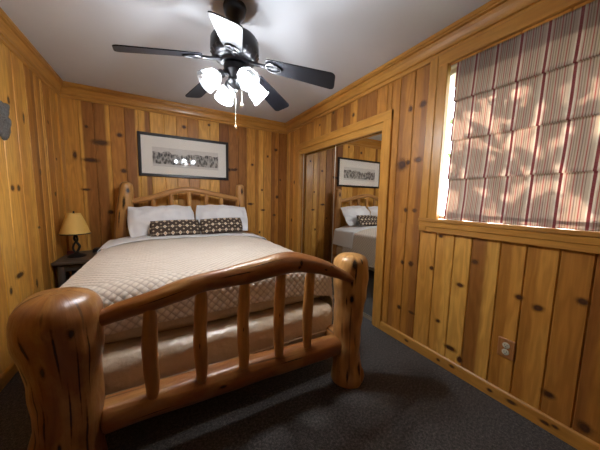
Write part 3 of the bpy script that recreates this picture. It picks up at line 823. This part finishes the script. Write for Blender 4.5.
# pillows
def pillow(name, label, cat, c_, W, Hh, T, tilt, yaw, roll, mat, seed, group, flange=0., wr=.02, expo=2.4):
    mb = MB(); n = 30; X = Matrix.Translation(c_) @ Matrix.Rotation(yaw, 4, 'Z') @ Matrix.Rotation(tilt, 4, 'X') @ Matrix.Rotation(roll, 4, 'Z')
    for side in (1, -1):
        g = []
        for i in range(n+1):
            for j in range(n+1):
                u, v = -1+2*i/n, -1+2*j/n
                k_ = 1-flange
                uu, vv = min(1, abs(u)/k_), min(1, abs(v)/k_)
                h = max(0, (1-uu**expo)*(1-vv**expo))**.55
                # corners pinch in
                sx = 1-.05*(v*v); sy = 1-.07*(u*u)
                px, py = u*W/2*sx, v*Hh/2*sy
                wv = noise.noise(Vector((px*6+seed, py*6, side)))*wr+(.35-abs(noise.noise(Vector((px*9+py*4+seed, py*11-px*3, side*3)))))*wr*.7
                rim = noise.noise(Vector((px*9+seed, py*9, 0)))*wr*.8*(1-h)
                z = side*(h*T/2+.0025)+side*wv*h+rim
                p = X @ Vector((px, py, z))
                g.append(mb.vert(p, None, (.5,)*3, (px, py)))
        for i in range(n):
            for j in range(n):
                a, b_, c2, d = g[i*(n+1)+j], g[(i+1)*(n+1)+j], g[(i+1)*(n+1)+j+1], g[i*(n+1)+j+1]
                mb.face((a, b_, c2, d) if side == 1 else (d, c2, b_, a))
        if side == 1: top = g
        else: bot = g
    N1 = n+1; ring = [(i, 0) for i in range(n)]+[(n, j) for j in range(n)]+[(i, n) for i in range(n, 0, -1)]+[(0, j) for j in range(n, 0, -1)]
    for k_ in range(len(ring)):
        a, b_ = ring[k_], ring[(k_+1) % len(ring)]
        ia, ib = a[0]*N1+a[1], b_[0]*N1+b_[1]
        mb.face((top[ib], top[ia], bot[ia], bot[ib]))
    return props(mb.build(name, mat, None, smooth=True, origin=c_), label, cat, group)
R_ = math.radians
pillow('pillow', 'left white bed pillow leaning on the headboard near the lamp', 'pillow', (.005, 3.30, .965), .69, .40, .15, R_(55), R_(2), R_(3), M_sheet, 3, 'white bed pillows', .10, .05)
pillow('pillow', 'right white bed pillow with upright frilled corner towards the closet mirror', 'pillow', (.69, 3.30, .97), .655, .40, .15, R_(57), R_(-3), R_(-2), M_sheet, 9, 'white bed pillows', .12, .045)
pillow('throw_cushion', 'left brown patterned lumbar cushion in front of the white pillows', 'cushion', (.130, 3.085, .888), .515, .20, .10, R_(58), R_(1), R_(1), M_cush, 15, 'brown patterned cushions', .03, .006)
pillow('throw_cushion', 'right brown patterned lumbar cushion beside its twin on the bed', 'cushion', (.635, 3.085, .898), .505, .205, .10, R_(58), R_(-3), R_(2), M_cush, 21, 'brown patterned cushions', .03, .006)

# ------------------------------------------------------------------ nightstand and lamp
NC = (.050, .036, .028)
ns = thing('nightstand', 'dark wooden nightstand in the corner between wall and bed', 'nightstand', (-.73, 3.36, 0))
t_ = MB(); t_.box(-.925, -.600, 3.09, 3.64, .565, .598, .006, 1, (.075, .055, .042)); t_.build('tabletop', M_dark, ns)
t_ = MB()
t_.box(-.885, -.640, 3.135, 3.155, .49, .564, .003, 0, NC); t_.box(-.885, -.640, 3.575, 3.595, .49, .564, .003, 0, NC)
t_.box(-.900, -.880, 3.15, 3.58, .49, .564, .003, 1, NC); t_.box(-.645, -.625, 3.15, 3.58, .49, .564, .003, 1, NC); t_.build('apron', M_dark, ns)
t_ = MB(); t_.box(-.905, -.620, 3.13, 3.60, .17, .19, .003, 1, NC); t_.build('shelf', M_dark, ns)
for i, (x, y) in enumerate(((-.875, 3.15), (-.650, 3.15), (-.875, 3.58), (-.650, 3.58))):
    Log([(x, y, .0005, .030), (x, y, .3, .033), (x, y, .565, .030)], (.060, .045, .036), .06, 70+i, .006, .006).build('leg', [M_dark, M_logknot], ns, 16, .04)

lx, ly, lz = -.795, 3.33, .598
la = thing('table_lamp', 'small table lamp with yellow shade on the dark nightstand', 'lamp', (lx, ly, lz))
b = MB(); b.lathe([(0, 0), (.078, 0), (.080, .008), (.070, .018), (.045, .028), (.022, .036), (.016, .048), (0, .048)], (lx, ly, lz)); b.build('base', M_iron, la, smooth=True, angle=.9)
b = MB()
tube(b, [(lx, ly, lz+.04), (lx+.020, ly-.006, lz+.075), (lx+.030, ly-.010, lz+.110), (lx+.006, ly, lz+.150), (lx-.012, ly+.004, lz+.19), (lx, ly, lz+.235), (lx, ly, lz+.29)], .011, 10)
tube(b, [(lx-.008, ly, lz+.04), (lx-.026, ly+.004, lz+.08), (lx-.016, ly+.006, lz+.13), (lx+.014, ly-.004, lz+.17), (lx+.008, ly, lz+.22)], .009, 10)
b.lathe([(0, .215), (.016, .215), (.020, .225), (.017, .26), (.017, .30), (0, .30)], (lx, ly, lz)); b.build('stem', M_iron, la, smooth=True)
b = MB(); pr_ = [(.124, .238), (.1245, .243), (.118, .262), (.100, .320), (.078, .385), (.056, .448), (.053, .452)]
b.lathe(pr_+[(.0505, .452), (.0765, .384), (.098, .319), (.116, .262), (.1215, .243), (.1215, .238), (.124, .238)], (lx, ly, lz), seg=40, ripple=.006, rip_n=10)
sh = b.build('lamp_shade', M_parch, la, smooth=True, angle=1.2)
b = MB(); b.lathe([(.1245, .236), (.1262, .236), (.1255, .246), (.124, .246)], (lx, ly, lz), seg=40); b.build('shade_trim', M_iron, sh, smooth=True)
b = MB(); b.lathe([(0, .452), (.010, .452), (.006, .458), (.009, .466), (.004, .474), (0, .474)], (lx, ly, lz), seg=12)
for a in range(3):
    tube(b, [(lx, ly, lz+.45), (lx+.05*math.cos(a*2.094), ly+.05*math.sin(a*2.094), lz+.448)], .002, 6)
tube(b, [(lx, ly, lz+.3), (lx, ly, lz+.455)], .003, 6); b.build('finial', M_iron, la, smooth=True)
b = MB(); b.box(-.895, -.835, 3.42, 3.47, .598, .640, .004, 2); o_ = b.build('trinket_box', plain('dark_red_lacquer', (.12, .018, .014), .4), None, origin=(-.865, 3.445, .598))
props(o_, 'small dark red box on the nightstand beside the lamp base', 'box')
b = MB(); b.box(-.690, -.615, 3.45, 3.56, .598, .640, .006, 2); o_ = b.build('bedside_box', M_black, None, origin=(-.652, 3.5, .598))
props(o_, 'low dark box at the bed end of the nightstand near the pillows', 'box')

# ------------------------------------------------------------------ framed panorama
px0, px1, pz0, pz1 = -.238, .862, 1.493, 2.030
pf_ = thing('framed_picture', 'long black framed panorama with white mat above the headboard', 'picture', (.312, YB-.02, 1.76))
pb_ = MB(); fw = .034; ya, yb_ = YB-.030, YB-.003
pb_.box(px0, px1, ya, yb_, pz1-fw, pz1, .004, 0); pb_.box(px0, px1, ya, yb_, pz0, pz0+fw, .004, 0)
pb_.box(px0, px0+fw, ya, yb_, pz0+fw-.003, pz1-fw+.003, .004, 2); pb_.box(px1-fw, px1, ya, yb_, pz0+fw-.003, pz1-fw+.003, .004, 2)
pb_.build('frame', M_frame, pf_)
pb_ = MB(); pb_.box(px0+.02, px1-.02, YB-.016, YB-.006, pz0+.02, pz1-.02, 0); pb_.build('mat_board', M_mat, pf_)
pb_ = MB(); u0, u1, v0, v1 = -.085, .72, 1.625, 1.865
i_ = [pb_.vert(p, None, (.5,)*3, uvv) for p, uvv in (((u0, YB-.0166, v0), (0, 0)), ((u1, YB-.0166, v0), (1, 0)), ((u1, YB-.0166, v1), (1, 1)), ((u0, YB-.0166, v1), (0, 1)))]
pb_.face(i_); pb_.build('print', M_print, pf_)
pb_ = MB(); pb_.box(px0+.025, px1-.025, YB-.0205, YB-.0195, pz0+.025, pz1-.025, 0); pb_.build('glazing', M_pglass, pf_)

# ------------------------------------------------------------------ wall ornament on the left wall
orn = MB(); outline = [(2.46, 1.865), (2.52, 1.85), (2.55, 1.862), (2.60, 1.858), (2.672, 1.868), (2.66, 1.835), (2.625, 1.808), (2.60, 1.79), (2.615, 1.775), (2.66, 1.768), (2.69, 1.752),
           (2.682, 1.705), (2.66, 1.675), (2.645, 1.64), (2.61, 1.612), (2.57, 1.60), (2.54, 1.625), (2.50, 1.64), (2.46, 1.69), (2.44, 1.75), (2.45, 1.80)]
pts = []
for i in range(len(outline)):
    a = outline[i]; b_ = outline[(i+1) % len(outline)]
    for k_ in range(3):
        t = k_/3; pts.append((a[0]+(b_[0]-a[0])*t+random.uniform(-.005, .005), a[1]+(b_[1]-a[1])*t+random.uniform(-.005, .005)))
pts = [(p[0]-.05-(p[0]-2.45)*.1, p[1]) for p in pts]
cx = sum(p[0] for p in pts)/len(pts); cz = sum(p[1] for p in pts)/len(pts)
rings = [(1, .002), (1, .010), (.93, .018), (.6, .026), (.3, .030)]; rr = []
for sc_, d in rings:
    rr.append([orn.vert((XL+d+.006*noise.noise(Vector((p[0]*30, p[1]*30, sc_*9)))*(sc_ < 1), cx+(p[0]-cx)*sc_, cz+(p[1]-cz)*sc_)) for p in pts])
cen = orn.vert((XL+.03, cx, cz)); n = len(pts)
for A, B in zip(rr, rr[1:]):
    for i in range(n): orn.face((A[i], A[(i+1) % n], B[(i+1) % n], B[i]))
for i in range(n): orn.face((rr[-1][i], rr[-1][(i+1) % n], cen))
props(orn.build('wall_ornament', M_orn, None, origin=(XL, cx, cz)), 'ragged grey ornament hanging on the left pine wall', 'ornament')

# ------------------------------------------------------------------ outlet under the window
ot = thing('outlet', 'duplex outlet with wooden cover plate low on the right wall', 'outlet', (XR, .606, .353))
b = MB(); b.box(XR-.009, XR+.004, .563, .649, .293, .413, .004, 2, (.40, .165, .05)); b.build('cover_plate', M_trim, ot)
for z in (.374, .332):
    b = MB(); b.lathe([(0, 0), (.0185, 0), (.0185, .003), (.016, .004), (0, .004)], (XR-.0085, .606, z), (-1, 0, 0), 20); r_ = b.build('receptacle', M_outlet, ot, smooth=True, angle=.6)
    b = MB()
    for dy in (-.006, .006): b.box(XR-.0132, XR-.0122, .606+dy-.0012, .606+dy+.0012, z-.001, z+.008, 0)
    b.lathe([(0, 0), (.0028, 0), (.0028, .0007), (0, .0007)], (XR-.0125, .606, z-.007), (-1, 0, 0), 10); b.build('slots', M_slot, r_)
b = MB(); b.lathe([(0, 0), (.004, 0), (.003, .002), (0, .002)], (XR-.009, .606, .353), (-1, 0, 0), 12); b.build('screw', M_chrome, ot)

# ------------------------------------------------------------------ ceiling fan
fx, fy = .443, 1.679
fan = thing('ceiling_fan', 'black five bladed ceiling fan with four lit glass shades', 'ceiling fan', (fx, fy, H))
b = MB(); b.lathe([(0, -.0005), (.070, -.0005), (.072, -.012), (.068, -.040), (.054, -.066), (.036, -.085), (.030, -.11), (0, -.11)], (fx, fy, H), seg=36); b.build('canopy', M_black, fan, smooth=True, angle=.7)
b = MB(); b.lathe([(0, -.10), (.028, -.10), (.028, -.18), (0, -.18)], (fx, fy, H), seg=24); b.build('downrod', M_black, fan, smooth=True, angle=.7)
b = MB(); b.lathe([(0, -.165), (.045, -.165), (.10, -.178), (.138, -.195), (.150, -.215), (.152, -.270), (.146, -.292), (.122, -.312), (.090, -.325), (.085, -.345), (0, -.345)], (fx, fy, H), seg=44); mh = b.build('motor_housing', M_black, fan, smooth=True, angle=.6)
b = MB(); b.lathe([(.148, -.285), (.150, -.292), (.128, -.318), (.096, -.331), (.088, -.322)], (fx, fy, H), seg=96, ripple=.022, rip_n=24); b.build('vent_ring', M_black, mh, smooth=True)
ph, tx, ty, pitch = 3.136, -.006, .088, -.248
def blade_frame(k_):
    a = ph+k_*2*PI/5; d = Vector((math.cos(a), math.sin(a), 0)); t = Vector((-math.sin(a)*math.cos(pitch), math.cos(a)*math.cos(pitch), math.sin(pitch)))
    tz = Vector((0, 0, d.x*tx+d.y*ty))
    Pi = Vector((fx, fy, 2.092))+(d+tz)*.205; Po = Vector((fx, fy, 2.001))+(d+tz)*.640
    X = (Po-Pi); L = X.length; X.normalize(); Y = (t-X*t.dot(X)).normalized(); Z = X.cross(Y)
    M = Matrix((X, Y, Z)).transposed().to_4x4(); M.translation = Pi
    return M, L
for k_ in range(5):
    M, L = blade_frame(k_); b = MB(); out = []
    rc = .030; w0, w1 = .054, .070
    out += [(0, -w0+.02), (.012, -w0+.004), (.03, -w0)]
    out += [(L*.5, -(w0+w1)/2), (L-rc, -w1)]
    for i in range(1, 7): a = -PI/2+PI/2*i/6; out.append((L-rc+rc*math.cos(a), -w1+rc+rc*math.sin(a)))
    for i in range(7): a = PI/2*i/6; out.append((L-rc+rc*math.cos(a), w1-rc+rc*math.sin(a)))
    out += [(L*.5, (w0+w1)/2), (.03, w0), (.012, w0-.004), (0, w0-.02)]
    lo = [b.vert(M @ Vector((x, y, -.003)), (y+k_, 0, x+k_*2)) for x, y in out]; hi = [b.vert(M @ Vector((x, y, .003)), (y+k_, .01, x+k_*2)) for x, y in out]
    b.face(lo[::-1]); b.face(hi)
    for i in range(len(out)): j = (i+1) % len(out); b.face((lo[i], lo[j], hi[j], hi[i]))
    bo = b.build('blade', M_blade, fan)
    b = MB()   # openwork iron: leaf-shaped loop with a centre rib, arm back to the motor
    lp_ = [(-.005, 0), (.018, .030), (.052, .036), (.090, .018), (.105, 0), (.090, -.018), (.052, -.036), (.018, -.030), (-.005, 0)]
    tube(b, [tuple(M @ Vector((x, y, -.009))) for x, y in lp_], .0052, 8)
    tube(b, [tuple(M @ Vector((x, y, -.009))) for x, y in ((-.005, 0), (.03, .006), (.07, -.006), (.105, 0))], .004, 8)
    a = ph+k_*2*PI/5; ht = Vector((fx+.085*math.cos(a), fy+.085*math.sin(a), 2.112))
    p2 = M @ Vector((-.004, 0, -.009)); tube(b, [tuple(ht), tuple(ht.lerp(p2, .45)+Vector((0, 0, -.004))), tuple(p2)], .011, 8)
    b.build('blade_iron', M_black, bo, smooth=True)
# light kit
b = MB(); b.lathe([(0, -.345), (.060, -.345), (.074, -.36), (.072, -.395), (.050, -.412), (.042, -.440), (.055, -.452), (.050, -.475), (.028, -.492), (.012, -.50), (.010, -.515), (0, -.52)], (fx, fy, H), seg=32)
kit = b.build('light_kit', M_black, fan, smooth=True, angle=.7)
for k_, ad in enumerate((8, 100, 188, 280)):
    a = R_(ad); d = Vector((math.cos(a), math.sin(a), 0)); ax = (d*.78+Vector((0, 0, -.62))).normalized()
    s0 = Vector((fx, fy, H-.428))+d*.045; s1 = Vector((fx, fy, H-.425))+d*.088
    b = MB(); tube(b, [tuple(s0-d*.02), tuple(s0.lerp(s1, .5)+Vector((0, 0, .008))), tuple(s1)], .009, 8)
    b.lathe([(0, -.006), (.020, -.006), (.026, .0), (.027, .030), (.022, .036), (0, .036)], tuple(s1), ax, 20); b.build('lamp_holder', M_black, fan, smooth=True, angle=.8)
    b = MB(); pf2 = [(.026, .022), (.032, .034), (.046, .056), (.053, .082), (.054, .105), (.058, .122), (.066, .134)]
    b.lathe(pf2, tuple(s1), ax, 36, ripple=.035, rip_n=12); sh_ = b.build('glass_shade', M_shade, fan, smooth=True)
    b = MB(); b.lathe([(0, .034), (.012, .036), (.014, .050), (.024, .068), (.026, .074)], tuple(s1), ax, 20, mi=0); b.lathe([(.026, .074), (.0265, .082), (.024, .096), (.015, .107), (0, .111)], tuple(s1), ax, 20, mi=1); b.build('bulb', [M_white, M_bulb], sh_, smooth=True)
def chain(x, y, z0, z1):
    b = MB(); tube(b, [(x, y, z0), (x, y, (z0+z1)/2), (x, y, z1)], .0016, 6)
    n = int((z0-z1)/.012)
    for i in range(n): b.lathe([(0, -.003), (.003, 0), (0, .003)], (x, y, z0-(i+.5)*.012), seg=6)
    o = b.build('pull_chain', M_chrome, fan, smooth=True)
    b = MB(); b.lathe([(0, .012), (.004, .010), (.009, .0), (.010, -.008), (.006, -.016), (0, -.018)], (x, y, z1), seg=14); b.build('chain_knob', M_chrome, o, smooth=True)
chain(fx+.006, fy+.022, H-.50, 1.715); chain(fx+.045, fy+.01, H-.46, 1.86)

# ------------------------------------------------------------------ daylight
wd = bpy.data.worlds.new('World'); SC.world = wd; wd.use_nodes = True
bg = wd.node_tree.nodes['Background']; bg.inputs[0].default_value = (.80, .90, 1.0, 1); bg.inputs[1].default_value = 4.5
sl = bpy.data.lights.new('sun', 'SUN'); sl.energy = 17; sl.angle = .009; sl.color = (1, .95, .86)
so_ = bpy.data.objects.new('sun', sl); COL.objects.link(so_)
dirn = Vector((-.80, -.30, -.48)).normalized(); so_.rotation_euler = dirn.to_track_quat('-Z', 'Y').to_euler(); so_.location = (5, 3, 5)

# ------------------------------------------------------------------ camera
F_, YAW, PIT, ROL, HC = 244.80773, .51356847, .10476097, .02031505, 1.23819409
cy, sy, cp, sp = math.cos(YAW), math.sin(YAW), math.cos(PIT), math.sin(PIT)
Fv = Vector((sy*cp, cy*cp, -sp)); R0 = Vector((cy, -sy, 0)); U0 = R0.cross(Fv)
Rv = R0*math.cos(ROL)+U0*math.sin(ROL); Uv = -R0*math.sin(ROL)+U0*math.cos(ROL)
cd = bpy.data.cameras.new('camera'); cam = bpy.data.objects.new('camera', cd); COL.objects.link(cam)
Mx = Matrix((Rv, Uv, -Fv)).transposed().to_4x4(); Mx.translation = (0, 0, HC); cam.matrix_world = Mx
cd.sensor_width = 36; cd.lens = F_*36/600; cd.clip_start = .02
SC.camera = cam

vs = SC.view_settings
vs.view_transform = 'Standard'; vs.look = 'None'; vs.gamma = 1; vs.exposure = 1.6; vs.use_curve_mapping = False
SC.cycles.max_bounces = 10; SC.cycles.transparent_max_bounces = 16; SC.cycles.use_denoising = True
SC.cycles.sample_clamp_indirect = 8
